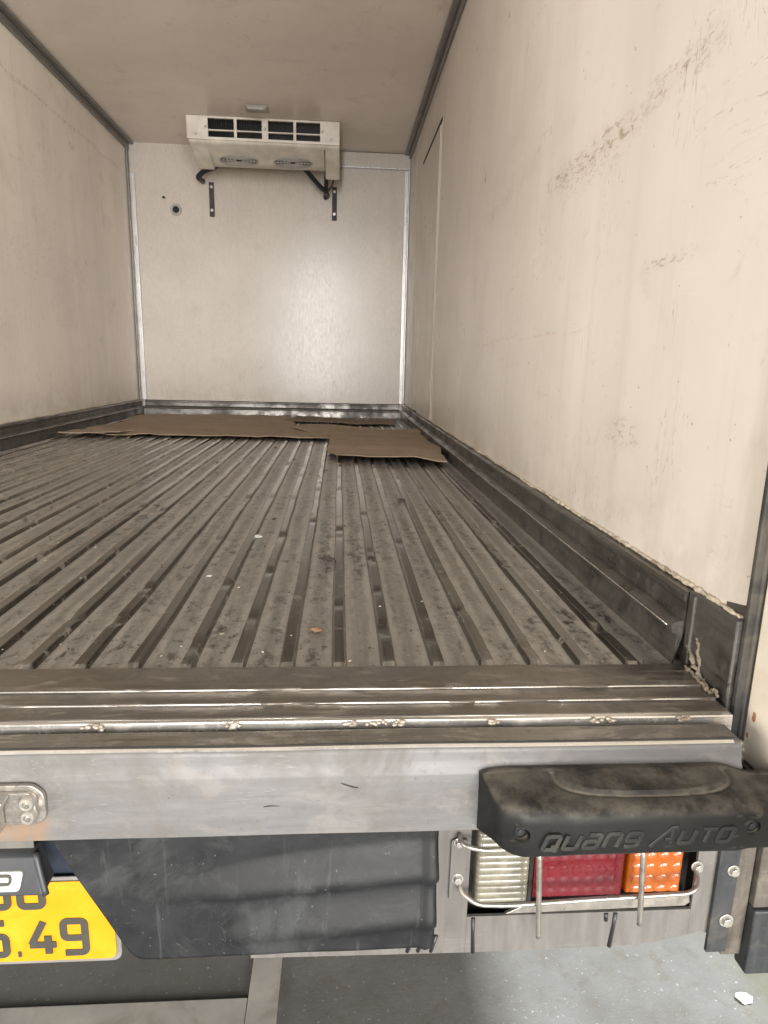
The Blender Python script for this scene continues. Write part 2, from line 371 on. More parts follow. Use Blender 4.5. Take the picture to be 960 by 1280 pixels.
def lumps(name, spots, mat, parent, sub=2, stuff=True):
    bm = bmesh.new()
    for (x, y, z, sx, sy, sz) in spots:
        r = bmesh.ops.create_icosphere(bm, subdivisions=sub, radius=1)
        for v in r['verts']:
            p = v.co.copy(); k = 1+.45*noise.noise(p*1.7+Vector((x*90, y*70, z*50)))
            v.co = Vector((x+p.x*sx*k, y+p.y*sy*k, z+p.z*sz*k))
    o = link(name, bm, mat, parent, smooth=True, angle=180)
    if stuff: o['kind'] = 'stuff'
    return o
def stroke(bm, pts, w, fn, h0, h1, closed=False):
    """flat pen stroke in 2D lifted to 3D by fn(u,v,h): a raised bar with side walls"""
    P = [Vector(p) for p in pts]; n = len(P); L, Rr = [], []
    for i in range(n):
        if closed: a, c = P[i-1], P[(i+1) % n]
        else: a, c = P[max(i-1, 0)], P[min(i+1, n-1)]
        d1 = (P[i]-a); d2 = (c-P[i])
        if d1.length < 1e-9: d1 = d2
        if d2.length < 1e-9: d2 = d1
        d1.normalize(); d2.normalize(); t = (d1+d2).normalized(); nn = Vector((-t.y, t.x))
        k = 1/max(.55, nn.dot(Vector((-d1.y, d1.x))))
        L.append(P[i]+nn*w/2*k); Rr.append(P[i]-nn*w/2*k)
    V = [[bm.verts.new(fn(q.x, q.y, h)) for q in arr] for arr, h in ((L, h0), (L, h1), (Rr, h1), (Rr, h0))]
    m = n if closed else n-1
    for i in range(m):
        j = (i+1) % n
        for a, b in ((0, 1), (1, 2), (2, 3)): bm.faces.new((V[a][i], V[a][j], V[b][j], V[b][i]))
    if not closed:
        for i in (0, n-1): bm.faces.new([V[k][i] for k in range(4)])
def round2(pts, r, closed=False, n=5):
    P = [Vector((x, y, 0)) for x, y in pts]
    if closed:
        mid = (P[0]+P[-1])/2
        q = smooth_path([mid]+P+[mid], r, n)[:-1]
    else: q = smooth_path(P, r, n)
    return [(v.x, v.y) for v in q]

# ------------------------------------------------------------------ ground
bm = bmesh.new(); bmesh.ops.create_grid(bm, x_segments=40, y_segments=40, size=30)
g = link('ground', bm, M_ground); tag(g, 'smooth grey concrete ground under the truck', kind='structure')
bm = bmesh.new(); box(bm, (-.172, -2, -.02), (-.112, 1.9, .012)); box(bm, (-1.9, .90, -.02), (-.1725, 1.09, .011))
tag(link('ground_strip', bm, M_strip, bevel=.003), 'pale concrete strips crossing on the ground below the number plate', kind='structure')

# ------------------------------------------------------------------ the truck
ZF, ZC, XL, XR, YR, YB = .863, 2.659, -1.425, .475, .69, 4.9275
truck = bpy.data.objects.new('refrigerated_truck', None); COL.objects.link(truck); truck.location = (-.475, .66, 0)
tag(truck, 'refrigerated box truck seen from its open rear, cream lining and ribbed metal floor', 'truck')
T = truck
def panel_grid(name, origin, du, dv, nu, nv, thick, mat, wav=.0015):
    """wall panel with slightly wavy inner face and real thickness"""
    o = Vector(origin); du, dv = Vector(du), Vector(dv); n = Vector(thick)
    bm = bmesh.new(); rows = []
    for i in range(nu+1):
        row = []
        for j in range(nv+1):
            p = o+du*(i/nu)+dv*(j/nv)
            k = noise.noise(p*1.3)*wav+noise.noise(p*4)*wav*.3
            row.append(bm.verts.new(p-n.normalized()*k))
        rows.append(row)
    for i in range(nu):
        for j in range(nv): bm.faces.new((rows[i][j], rows[i+1][j], rows[i+1][j+1], rows[i][j+1]))
    c = [o, o+du, o+du+dv, o+dv]; b = [bm.verts.new(p+n) for p in c]
    bm.faces.new(b)
    ed = [[rows[i][0] for i in range(nu+1)], [rows[nu][j] for j in range(nv+1)], [rows[i][nv] for i in range(nu, -1, -1)], [rows[0][j] for j in range(nv, -1, -1)]]
    for k in range(4): bm.faces.new(ed[k]+[b[(k+1) % 4], b[k]])
    return link(name, bm, mat, T, smooth=True)
wallR = panel_grid('side_wall', (XR, YR, ZF-.12), (0, YB-YR+.08, 0), (0, 0, ZC-ZF+.20), 60, 26, (.075, 0, 0), M_wallR)
wallR['label'] = 'scuffed cream side wall on the right'
wallL = panel_grid('side_wall', (XL, YR, ZF-.12), (0, YB-YR+.08, 0), (0, 0, ZC-ZF+.20), 60, 26, (-.075, 0, 0), M_wallL)
wallL['label'] = 'dull shaded side wall on the left'
wallF = panel_grid('front_wall', (XL, YB, ZF-.1), (XR-XL, 0, 0), (0, 0, ZC-ZF+.17), 26, 26, (0, .075, 0), M_wallF, .003)
ceil_ = panel_grid('ceiling_panel', (XL, YR, ZC), (XR-XL, 0, 0), (0, YB-YR, 0), 24, 50, (0, 0, .075), M_ceil, .002)
# floor
bm = bmesh.new(); nx, ny = 90, 200; Y0f = .727
rows = []
for i in range(nx+1):
    row = []
    for j in range(ny+1):
        x = XL+(XR-XL)*i/nx; t = j/ny; y = Y0f+(YB-Y0f)*t**1.5
        row.append(bm.verts.new((x, y, ZF+.0012*noise.noise(Vector((x*14, y*5, 0))))))
    rows.append(row)
for i in range(nx):
    for j in range(ny): bm.faces.new((rows[i][j], rows[i+1][j], rows[i+1][j+1], rows[i][j+1]))
floor = link('cargo_floor', bm, M_floor, T, smooth=True)
B('floor_underside', (XL, .70, ZF-.10), (XR, YB, ZF-.012), M_postb, T)
RP = .0655; RX0 = .395
nr = int((RX0-XL-.05)/RP)+1
for k in range(nr):
    xc = RX0-k*RP; rnd = random.Random(k*13+5)
    prof0 = [(-.0112, -.002), (-.0104, .0005), (-.0080, .0070), (-.0066, .0080), (.0066, .0080), (.0080, .0070), (.0104, .0005), (.0112, -.002)]
    dents = [(rnd.uniform(.8, 4.6), rnd.uniform(.008, .02), rnd.uniform(.0015, .0045)) for _ in range(14)]
    st = []; y = .782+rnd.uniform(0, .008)
    y_end = YB-.03
    while y < y_end: st.append(y); y += .010+.014*(y-.78)/4*2
    def fn(s, u, v):
        w = .0050*noise.noise(Vector((xc*40, s*1.1, 3)))+.0015*noise.noise(Vector((xc*40, s*6, 9)))
        dz = 0
        for (dy, dw, dd) in dents: dz += dd*math.exp(-((s-dy)/dw)**2)
        v = v if v < 0 else v*min(1, .15+(s-st[0])/.011)
        kk = max(0, v)/.008
        return (xc+w+u*(1+.12*noise.noise(Vector((s*3, xc*30, 1)))), s, ZF+v-dz*kk+.0012*noise.noise(Vector((xc*50, s*4, 0)))*kk)
    bm = bmesh.new(); rw = sweep(bm, prof0, fn, st)
    bm.faces.new(rw[0]); bm.faces.new(rw[-1][::-1])
    link('rib', bm, M_rib, floor, smooth=True, angle=25)
# ribs' torn weld ends
lumps('weld_bead', [(RX0-k*RP+random.uniform(-.008, .008), .784+random.uniform(-.003, .003), ZF+.004, random.uniform(.003, .008), .0025, .0016) for k in range(20)], M_postb, floor)

# threshold: three lapped plates stepping down to the rear, each with a bright worn lip
def lapped(name, y0, y1, z, lipw):
    bm = bmesh.new(); n = 70; prof = []
    rows = []
    for i in range(n+1):
        x = XL+(XR-.02-XL)*i/n
        zz = z+.0008*noise.noise(Vector((x*9, y0*40, 0)))
        rows.append([bm.verts.new((x, y, q)) for y, q in ((y0, zz-.005), (y0, zz-.0012), (y0+.0015, zz), (y1-.002, zz-.0003), (y1+.004, zz-.0022), (y1+.004, zz-.006))])
    for A, C in zip(rows, rows[1:]):
        for k in range(5): bm.faces.new((A[k], A[k+1], C[k+1], C[k]))
    p = link(name, bm, M_sheet, T, smooth=True, angle=25)
    bm = bmesh.new(); sp = random.Random(int(y0*1000)); x = XL
    path = []
    while x < XR-.03:
        x2 = min(x+sp.uniform(.15, .5), XR-.03); bm2 = None
        pts = [(x+(x2-x)*t/8, y0-.0002, z-.0010+.0008*noise.noise(Vector(((x+(x2-x)*t/8)*9, y0*40, 0)))) for t in range(9)]
        tube(bm, pts, [lipw*(.3 if q in (0, 8) else 1)*(1+.3*noise.noise(Vector((a*30, y0*99, 0)))) for q, (a, b, c) in enumerate(pts)], 6)
        x = x2+sp.uniform(.01, .06)
    link('worn_lip', bm, M_bright, p, smooth=True, angle=180)
    return p
p1 = lapped('threshold_plate', .727, .786, ZF+.0075, .0010)
p2 = lapped('threshold_plate', .698, .7265, ZF+.0050, .0012)
p3 = lapped('threshold_plate', .6695, .6975, ZF+.0030, .0005)
# smeared worn patches on the lips
lumps('sealant_smear', [(x, y, z, random.uniform(.018, .032), .0045, .0012) for (x, y, z) in
      ((-.22, .729, .8705), (-.06, .729, .8705), (.12, .729, .870), (-.24, .700, .868), (-.07, .700, .868), (.15, .700, .8675), (.31, .729, .870), (.36, .700, .868))], M_sheet, p2)
# bright trim bar, open gap, weld crumbs
bm = bmesh.new(); n = 60
def fn(s, u, v): return (s, .6615+u+.0006*noise.noise(Vector((s*12, 0, 0))), ZF+v+.0009*noise.noise(Vector((s*8, 4, 0))))
sweep(bm, [(-.0005, -.026), (0, .001), (.001, .0025), (.0065, .0025), (.0078, .0015), (.0078, -.008)], fn, [XL+(XR-.02-XL)*i/n for i in range(n+1)])
trimbar = link('trim_bar', bm, M_bright, T, smooth=True, angle=30)
B('gap_shade', (XL, .6475, ZF-.05), (XR-.02, .672, ZF-.028), M_black, T)  # black box standing in for the shade inside the open gap
rb = random.Random(3); sp = []
for x0, wd_ in ((-.26, .012), (-.115, .010), (.018, .009), (.055, .022), (.178, .008), (.302, .016), (.395, .006), (-.40, .012), (-.55, .02), (-.8, .02), (-1.1, .02)):
    for q in range(int(3+wd_*500)): sp.append((x0+rb.uniform(-wd_, wd_), .6585+rb.uniform(-.002, .002), ZF+.0005+rb.uniform(-.002, .002), rb.uniform(.002, .005), rb.uniform(.0015, .003), rb.uniform(.0015, .003)))
lumps('weld_bead', sp, M_weld, trimbar)

# rear beam: sill lip, rolled edge and flat brushed face
prof = [(.6515, -.026), (.6515, -.003), (.6500, -.0018), (.640, -.0015), (.6225, -.002)]
for a in range(0, 91, 15): prof.append((.6215-.0075*math.sin(math.radians(a)), -.0095+.0075*math.cos(math.radians(a))))
prof += [(.6130, -.016), (.6115, -.024), (.6088, -.028), (.6082, -.031), (.6065, -.060), (.606, -.0955), (.607, -.0965), (.66, -.0965)]
def fn(s, u, v):
    w = .0009*noise.noise(Vector((s*5, u*20, v*20)))
    return (s, u+w, ZF+v+w*.6)
bm = bmesh.new(); rw = sweep(bm, prof, fn, [-1.50+1.938*i/110 for i in range(111)])
bm.faces.new(rw[0]); bm.faces.new(rw[-1][::-1])
beam = link('rear_beam', bm, M_beam, T, smooth=True, angle=40)
def fn2(s, u, v):
    x, y, z = fn(s, u, v); return (x, y-.0004, z+.0004)
bm = bmesh.new(); rw = sweep(bm, [(.6200, -.0020), (.6180, -.0027), (.6163, -.0040)], fn2, [-1.49+1.92*i/110 for i in range(111)])
link('polished_edge', bm, M_bright, beam, smooth=True, angle=180)
# dark dirt-filled sill surface is the same metal with a thin worn tread sheet
def fn3(s, u, v):
    x, y, z = fn(s, u, v); return (x, y, z+.0008)
bm = bmesh.new(); sweep(bm, [(.6500, -.0020), (.640, -.0015), (.6235, -.0019)], fn3, [-1.49+1.925*i/110 for i in range(111)])
link('sill_tread', bm, metal_mat('worn_sill_metal', (.30, .28, .25), (.11, .097, .08), .85, (.26, .42), (2, 70, 70), .75, 12, (.42, .56), .15, 1.8, .75), beam, smooth=True, angle=180)

# kick rails with ridged section
RAIL = [(.024, -.004), (.022, .002), (.021, .043), (.029, .047), (.030, .056), (.026, .060), (.013, .064), (.012, .088), (.018, .092), (.018, .099), (.014, .1035), (0.0, .1045), (-.002, .1045)]
def rail(name, fn, s0, s1, n=90, caps=True):
    bm = bmesh.new(); rw = sweep(bm, RAIL, fn, [s0+(s1-s0)*i/n for i in range(n+1)])
    if caps: bm.faces.new(rw[0]); bm.faces.new(rw[-1][::-1])
    return link(name, bm, M_rail, T, smooth=True, angle=28)
wv = lambda s, k: .0012*noise.noise(Vector((s*3, k, 0)))
rR = rail('kick_rail', lambda s, u, v: (XR-u+wv(s, 1), s, ZF+v+wv(s, 2)), .800, YB-.032)
rL = rail('kick_rail', lambda s, u, v: (XL+u+wv(s, 3), s, ZF+v+wv(s, 4)), .75, YB-.032)
rF = rail('kick_rail', lambda s, u, v: (s, YB-u+wv(s, 5), ZF+v), XL+.03, XR-.03, 60)
# highlight along the rail ridges, added as a thin bright line
for r_, f_ in ((rR, lambda s: (XR-.0302, s, ZF+.0535+wv(s, 2))), (rL, lambda s: (XL+.0302, s, ZF+.0535+wv(s, 4)))):
    bm = bmesh.new(); tube(bm, [f_(.81+4.05*i/120) for i in range(121)], [.0009+.0007*noise.noise(Vector((i*.4, 3, 0))) for i in range(121)], 6); link('ridge_highlight', bm, M_bright, r_, smooth=True, angle=180)
# plain end plate beside the threshold, with battered corner
bm = bmesh.new(); box(bm, (XR-.012, .690, ZF-.02), (XR+.001, .7985, ZF+.106)); end = link('rail_end_plate', bm, M_rail, T, bevel=.003)
B('end_strip', (XR-.0165, .776, ZF+.010), (XR-.0105, .7815, ZF+.1045), M_rail, end, bevel=.002)
rb = random.Random(9)
TORN = True
# crusty sealant beads along the top of the rails
def bead(name, fn, s0, s1, n, r, parent):
    bm = bmesh.new(); pts, rad = [], []
    for i in range(n+1):
        s = s0+(s1-s0)*i/n; pts.append(fn(s)); rad.append(r*(.75+.9*abs(noise.noise(Vector((s*31, 7, 0))))+.5*noise.noise(Vector((s*9, 2, 0)))))
    tube(bm, pts, [max(.0012, q) for q in rad], 7)
    for v in bm.verts: v.co += Vector((noise.noise(v.co*120), noise.noise(v.co*140+Vector((5, 0, 0))), noise.noise(v.co*150)))*.0024
    return link(name, bm, M_seal, parent, smooth=True, angle=60)
M_seal_, M_seal = M_seal, plain('torn_sealant', (.20, .165, .12), .8, dirt=(.07, .06, .05), damt=.7, scale=60)
bead('torn_sealant', lambda s: (XR-.0135-.004*s+.003*noise.noise(Vector((s*9, 5, 0))), .782-.085*s, ZF+.006+.030*max(0, 1-s*2.2)+.010*noise.noise(Vector((s*6, 3, 1)))), 0, 1, 90, .0030, end)
bead('torn_sealant', lambda s: (XR-.0175-.006*s, .776-.07*s, ZF+.0085+.002*noise.noise(Vector((s*7, 1, 1)))), 0, 1, 70, .0024, end)
bead('torn_sealant', lambda s: (XR-.0135, .765-.02*s, ZF+.052-.05*s+.004*math.sin(s*5)), 0, 1, 60, .0022, end)
M_seal = M_seal_
bead('sealant_bead', lambda s: (XR-.002, s, ZF+.108+.005*noise.noise(Vector((s*6, 1, 0)))), .70, 4.85, 1400, .0031, rR)
bead('sealant_bead', lambda s: (XL+.002, s, ZF+.107+.004*noise.noise(Vector((s*6, 8, 0)))), .80, 4.85, 500, .003, rL)
# corner and edge trims
B('corner_trim', (XR-.036, YB-.014, ZF+.105), (XR-.0005, YB-.003, ZC-.104), M_trim, T, bevel=.003)
B('corner_trim', (XR-.0125, YB-.05, ZF+.105), (XR-.002, YB-.015, ZC-.006), M_trim, T, bevel=.003)
B('corner_trim', (XL+.004, YB-.014, ZF+.105), (XL+.042, YB-.003, ZC-.19), M_trim, T, bevel=.003)
B('corner_trim', (XL+.002, YB-.05, ZF+.105), (XL+.0115, YB-.015, ZC-.006), M_trimd, T, bevel=.003)
B('ceiling_trim', (XL+.001, YR, ZC-.050), (XL+.014, YB-.004, ZC-.003), M_trimd, T, bevel=.003)
B('ceiling_trim', (XL+.0145, YR, ZC-.015), (XL+.045, YB-.004, ZC-.003), M_trimd, T, bevel=.003)
B('ceiling_trim', (XR-.014, YR, ZC-.042), (XR-.002, YB-.052, ZC-.003), M_trimd, T, bevel=.003)
B('ceiling_trim', (XR-.042, YR, ZC-.014), (XR-.0145, YB-.004, ZC-.003), M_trimd, T, bevel=.003)
bm = bmesh.new(); box(bm, (-.06, YB-.026, ZC-.094), (XR-.002, YB-.002, ZC-.004)); led = link('front_ledge', bm, M_wallF, T, bevel=.004)
B('ledge_lip', (-.06, YB-.034, ZC-.103), (XR-.002, YB-.002, ZC-.0945), M_trim, led, bevel=.002)
# side hatch in the right wall
bm = bmesh.new(); box(bm, (XR-.0042, 3.44, ZF+.106), (XR-.0008, 4.10, 2.372)); hat = link('side_hatch', bm, M_wallR, wallR, bevel=.0015)
B('hatch_gap', (XR-.0035, 3.40, 2.3725), (XR-.0006, 4.12, 2.393), M_black, wallR)
for ya, yb_, m_ in ((3.400, 3.412, M_wallR), (4.115, 4.13, M_wallR), (4.42, 4.43, M_wallR)):
    B('seam_strip', (XR-.0030, ya, ZF+.106), (XR-.0006, yb_, ZC-.05 if ya < 3 or ya > 4.2 else 2.40), m_, wallR, bevel=.001)
B('hatch_gap', (XR-.0075, 4.05, ZF+.103), (XR-.0006, 4.16, ZF+.113), M_black, rR)

# front wall fittings
for xb, zt, zb in ((-.877, 2.43, 2.213), (-.044, 2.432, 2.218)):
    bm = bmesh.new(); box(bm, (xb-.016, YB-.016, zb), (xb+.016, YB-.004, zt)); hb = link('wall_bracket', bm, M_gask, T, bevel=.002)
    hexbolt('bracket_bolt', (xb, YB-.016, zt-.03), .007, hb); hexbolt('bracket_bolt', (xb, YB-.016, zb+.04), .007, hb)
bm = bmesh.new(); pts = [(-1.12+.03*math.cos(t), YB-.006, 2.25+.03*math.sin(t)) for t in [i*math.pi/12 for i in range(25)]]
tube(bm, pts, .009, 8, False); dr = link('drain_socket', bm, M_acg, T, smooth=True, angle=180)
bm = bmesh.new(); prism(bm, [(-1.12+.026*math.cos(t), 2.25+.026*math.sin(t)) for t in [i*math.pi/10 for i in range(20)]], YB-.009, YB-.002); link('socket_hole', bm, M_black, dr)
bm = bmesh.new(); prism(bm, [(-1.20+.010*math.cos(t), 2.325+.008*math.sin(t)) for t in [i*math.pi/6 for i in range(12)]], YB-.007, YB-.002); link('screw_hole', bm, M_black, wallF)
bm = bmesh.new(); tube(bm, smooth_path([(-.53, 4.17, ZC), (-.525, 4.14, ZC-.022), (-.432, 4.14, ZC-.022), (-.428, 4.17, ZC)], .02), .010, 8)
hk = link('ceiling_loop', bm, M_acg, T, smooth=True, angle=180)
B('loop_plate', (-.545, 4.15, ZC-.008), (-.415, 4.26, ZC-.0015), M_acg, hk, bevel=.002)

for pts in ([(.005, .606, .826), (.018, .606, .821), (.023, .606, .8205)], [(-.075, .606, .8005), (-.068, .606, .8015), (-.058, .606, .801)]):
    bm = bmesh.new(); tube(bm, [(x, y+.0004, z) for x, y, z in pts], [.0003]+[.0007]*(len(pts)-2)+[.0002], 6); link('scrape_mark', bm, M_tar, beam, smooth=True, angle=180)
# ---- rear panel with the lamp opening
bot = [(.475, .566), (.452, .570), (.43, .565), (.40, .558), (.36, .5535), (.18, .552), (-.10, .556)]
LX0, LX1, LZ0, LZ1 = .158, .4375, .604, .724
bm = bmesh.new()
prism(bm, [(-.10, .766), (LX0, .766), (LX0, .5523), (-.10, .556)], .660, .664)
prism(bm, [(LX1, .766), (.475, .766), (.475, .566), (.452, .570), (LX1, .5665)], .660, .664)
prism(bm, [(LX0+.0002, LZ0), (LX1-.0002, LZ0), (LX1-.0002, .5663), (.43, .565), (.40, .558), (.36, .5535), (LX0+.0002, .5522)], .660, .664)
prism(bm, [(LX0+.0002, .766), (LX1-.0002, .766), (LX1-.0002, LZ1), (LX0+.0002, LZ1)], .660, .664)
bmesh.ops.recalc_face_normals(bm, faces=bm.faces)
rear = link('rear_panel', bm, M_panel, T)
B('panel_lip', (-.10, .6645, .556), (.36, .690, .5585), M_panel, rear, bevel=.0008)
for pts in ([(.166, .603), (.1665, .58), (.168, .553)], [(.342, .603), (.341, .585), (.3385, .554)], [(.330, .603), (.3308, .592)], [(.106, .575), (.100, .557)], [(.092, .572), (.087, .557)], [(.122, .58), (.116, .556)]):
    bm = bmesh.new(); tube(bm, [(x, .6595, z) for x, z in pts], [.0026, .0022, .0026][:len(pts)], 7); link('sealant_run', bm, M_tar, rear, smooth=True, angle=180)
# tab plates for the guard
bm = bmesh.new(); prism(bm, round2([(.134, .632), (.1535, .632), (.1535, .714), (.134, .714)], .004, True), .6595, .656); tabL = link('guard_tab', bm, M_panel, rear, bevel=.0007)
# ---- tail light
tl = B('tail_light', (LX0-.03, .6845, LZ0-.04), (LX1+.03, .70, LZ1+.02), M_black, T)
def lens(name, x0, x1, z0, z1, nx, nz, hf, mat, yb=.668, lab=None):
    bm = bmesh.new(); rows = []
    for i in range(nx+1):
        row = []
        for j in range(nz+1):
            u, v = i/nx, j/nz; e = min(u*(x1-x0), (1-u)*(x1-x0), v*(z1-z0), (1-v)*(z1-z0))
            edge = math.sqrt(max(0, min(1, e/.004)))
            row.append(bm.verts.new((x0+u*(x1-x0), yb-.004*edge-hf(x0+u*(x1-x0), z0+v*(z1-z0))*edge, z0+v*(z1-z0))))
        rows.append(row)
    for i in range(nx):
        for j in range(nz): bm.faces.new((rows[i][j], rows[i+1][j], rows[i+1][j+1], rows[i][j+1]))
    per = [rows[i][0] for i in range(nx+1)]+[rows[nx][j] for j in range(1, nz+1)]+[rows[i][nz] for i in range(nx-1, -1, -1)]+[rows[0][j] for j in range(nz-1, 0, -1)]
    back = [bm.verts.new((v.co.x, yb+.016, v.co.z)) for v in per]
    for k in range(len(per)): q = (k+1) % len(per); bm.faces.new((per[k], per[q], back[q], back[k]))
    o = link(name, bm, mat, tl, smooth=True, angle=60)
    return o
def h_clear(x, z): return .0012*abs(math.sin((z-.6)*math.pi/.0085))
def h_red(x, z):
    a = (x-.236)/.0155; b = (z-.622)/.0155; dx = a-math.floor(a)-.5; dz = b-math.floor(b)-.5
    return .0006*max(0, 1-(dx*dx+dz*dz)/.2)
def h_amb(x, z):
    b = (z-.621)/.0155; r = math.floor(b); a = (x-.358)/.0165; dx = a-math.floor(a)-.5; dz = b-r-.5; d = math.hypot(dx, dz)
    return .0016*math.sqrt(max(0, 1-(d/.46)**2))
lens('clear_lens', .167, .2325, .617, .716, 40, 120, h_clear, M_clr)
lens('red_lens', .2375, .3495, .622, .716, 110, 92, h_red, M_red)
lens('amber_lens', .3545, .4225, .625, .716, 90, 110, h_amb, M_amb)
B('lens_divider', (.2328, .6665, .612), (.2372, .684, .716), M_black, tl)
bm = bmesh.new(); prism(bm, [(.205, .6045), (.43, .6075), (.436, .612), (.434, .6235), (.24, .618), (.222, .613)], .6615, .666); link('bezel_strip', bm, M_rod, tl, bevel=.0008)
# ---- wire guard in front of the light
gd = bpy.data.objects.new('light_guard', None); COL.objects.link(gd); gd.parent = T; gd.location = Vector((.29, .64, .65))-T.location
def rod(pts, r=.0028, rad=.016, name='guard_rod'):
    bm = bmesh.new(); tube(bm, smooth_path(pts, rad), r, 12); return link(name, bm, M_rod, gd, smooth=True, angle=180)
rod([(.145, .657, .660), (.146, .646, .652), (.163, .636, .6435), (.20, .634, .6430), (.30, .634, .6475), (.415, .634, .6515), (.429, .638, .656), (.434, .657, .664)], rad=.012)
rod([(.143, .657, .720), (.144, .643, .718), (.165, .636, .716), (.30, .636, .719), (.43, .636, .721), (.436, .657, .722)], rad=.012)
rod([(.2295, .632, .722), (.2295, .6275, .712), (.2355, .6275, .612), (.2362, .6278, .6040)], .0032, .003)
rod([(.350, .632, .722), (.350, .6275, .712), (.3555, .6275, .626), (.3560, .6278, .6165)], .0032, .003)
hexbolt('guard_bolt', (.1435, .6565, .6615), .0050, gd); hexbolt('guard_bolt', (.437, .6595, .666), .0052, gd); hexbolt('guard_bolt', (.1425, .6565, .711), .0042, gd)

# ---- rubber dock bumper
bx0, bx1 = .149, .479
def blk(x, k, K):
    """closed section of the bumper at x, k of K points, seen from the right: rear-top -> front -> under"""
    t = (x-bx0)/(bx1-bx0)
    e = min(1, (x-bx0)/.034); taper = math.sqrt(max(0, 1-(1-e)**2))
    padl = .5+.5*math.tanh((x-.226)/.006); padr = .5-.5*math.tanh((x-.392)/.012); pad = padl*padr
    yfr = .540+.022*(1-taper)-.0025*pad+.004*(.5+.5*math.tanh((x-.405)/.008))
    ztop_r = .842-.006*(1-taper)-.010*(.5+.5*math.tanh((x-.425)/.012)); ztop_f = .838-.009*(1-taper)-.012*(.5+.5*math.tanh((x-.418)/.010))
    zb = .7845+.003*pad+.006*(1-taper)
    pts = [(.6085, ztop_r-.001), (.600, ztop_r+.001)]
    for i in range(1, 24):                                # top surface, with pillow pad and its groove
        s = i/24; y = .600+(yfr+.016-.600)*s; z = ztop_r+(ztop_f-ztop_r)*s
        cx = (x-.315)/.088; cy = (s-.25)/.58
        d = (abs(cx)**3.2+abs(max(0, cy))**2.6)**(1/2.9)
        z += .0022*(.5-.5*math.tanh((d-1)*14))-.0024*math.exp(-((d-1.05)/.05)**2)+.0012*math.exp(-((d-.93)/.05)**2)
        pts.append((y, z))
    for i in range(7):
        a = math.radians(90*i/6); pts.append((yfr+.015-.015*math.sin(a), ztop_f-.015+.015*math.cos(a)))
    for i in range(1, 9): pts.append((yfr-.0008*math.sin(i/9*math.pi), ztop_f-.015+(zb+.006-ztop_f+.015)*i/9))
    for i in range(6):
        a = math.radians(90*i/5); pts.append((yfr+.006-.006*math.cos(a), zb+.006-.006*math.sin(a)))
    pts += [(.575, zb-.006), (.6055, .770)]
    return pts
xs = sorted(set([bx0+.0005+.016*(i/14)**2 for i in range(15)]+[bx0+.0165+(bx1-bx0-.0165)*i/110 for i in range(111)]))
bm = bmesh.new(); rows = []
for x in xs: rows.append([bm.verts.new((x+.012*max(0, (.6085-y)/.07)*max(0, 1-(x-bx0)/.05), y, z)) for y, z in blk(x, 0, 0)])
for A, C in zip(rows, rows[1:]):
    m = len(A)
    for k in range(m): bm.faces.new((A[k], A[(k+1) % m], C[(k+1) % m], C[k]))
bm.faces.new(rows[0]); bm.faces.new(rows[-1][::-1])
bmp = link('rubber_bumper', bm, M_rub, T, smooth=True, angle=50)
def recess(spots, r):
    bm = bmesh.new()
    for x, z in spots: prism(bm, [(x+r*math.cos(t), z+r*math.sin(t)) for t in [2*math.pi*i/24 for i in range(24)]], .52, .5475)
    cut = link('cutter', bm, M_rub); md = bmp.modifiers.new('holes', 'BOOLEAN'); md.object = cut; md.operation = 'DIFFERENCE'; md.solver = 'EXACT'
    bpy.context.view_layer.update()
    me = bpy.data.meshes.new_from_object(bmp.evaluated_get(bpy.context.evaluated_depsgraph_get()))
    bmp.modifiers.clear(); bmp.data = me; me.set_sharp_from_angle(angle=math.radians(50)); bpy.data.objects.remove(cut)
    for x, z in spots: hexbolt('bolt', (x, .5475, z), r*.45, bmp, M_tar, .003)
recess([(.1785, .8115), (.412, .8118)], .0080)
# moulded lettering, slanted pen strokes: QUANG AUTO
GL = {
 'q': [([(1, 0), (0, 0), (0, 1), (1, 1), (1, 0)], True), ([(.62, .35), (1.12, -.18)], False)],
 'u': [([(0, 1), (0, 0), (1, 0), (1, 1)], False)],
 'a': [([(.05, 1), (1, 1), (1, 0), (0, 0), (0, .52), (.84, .52)], False)],
 'n': [([(0, 0), (0, 1), (1, 1), (1, 0)], False)],
 'g': [([(.84, .42), (0, .42), (0, 1), (1, 1), (1, 0), (.05, 0)], False)],
 'A': [([(-.55, -.22), (.55, 1.25), (1.0, 1.25)], False), ([(.62, 1.1), (.95, 0)], False), ([(.30, .38), (.86, .38)], False)],
 'T': [([(0, 1), (1.15, 1)], False), ([(.58, 1), (.58, 0)], False)],
 'o': [([(0, 0), (1, 0), (1, 1), (0, 1)], True)]}
def letters(word, x, w, gap, zb, zslope, h):
    for ch in word:
        bm = bmesh.new()
        for si, (pts, cl) in enumerate(GL[ch]):
            q = [(x+p[0]*w+(p[1]*h)*.38, zb+zslope*(x-.2)+p[1]*h) for p in pts]
            if cl and q[0] == q[-1]: q = q[:-1]
            q = round2(q, .0028, cl, 4)
            stroke(bm, q, .0042, lambda u, v, hh: (u, .5402-hh-si*.0003, v), 0, .0043, cl)
        link('letter', bm, M_rubw, bmp, bevel=.0009)
        x += w+gap
letters('quang', .1975, .0130, .0070, .7985, .018, .0145)
letters('AuTo', .3125, .0128, .0066, .7995, .018, .0145)

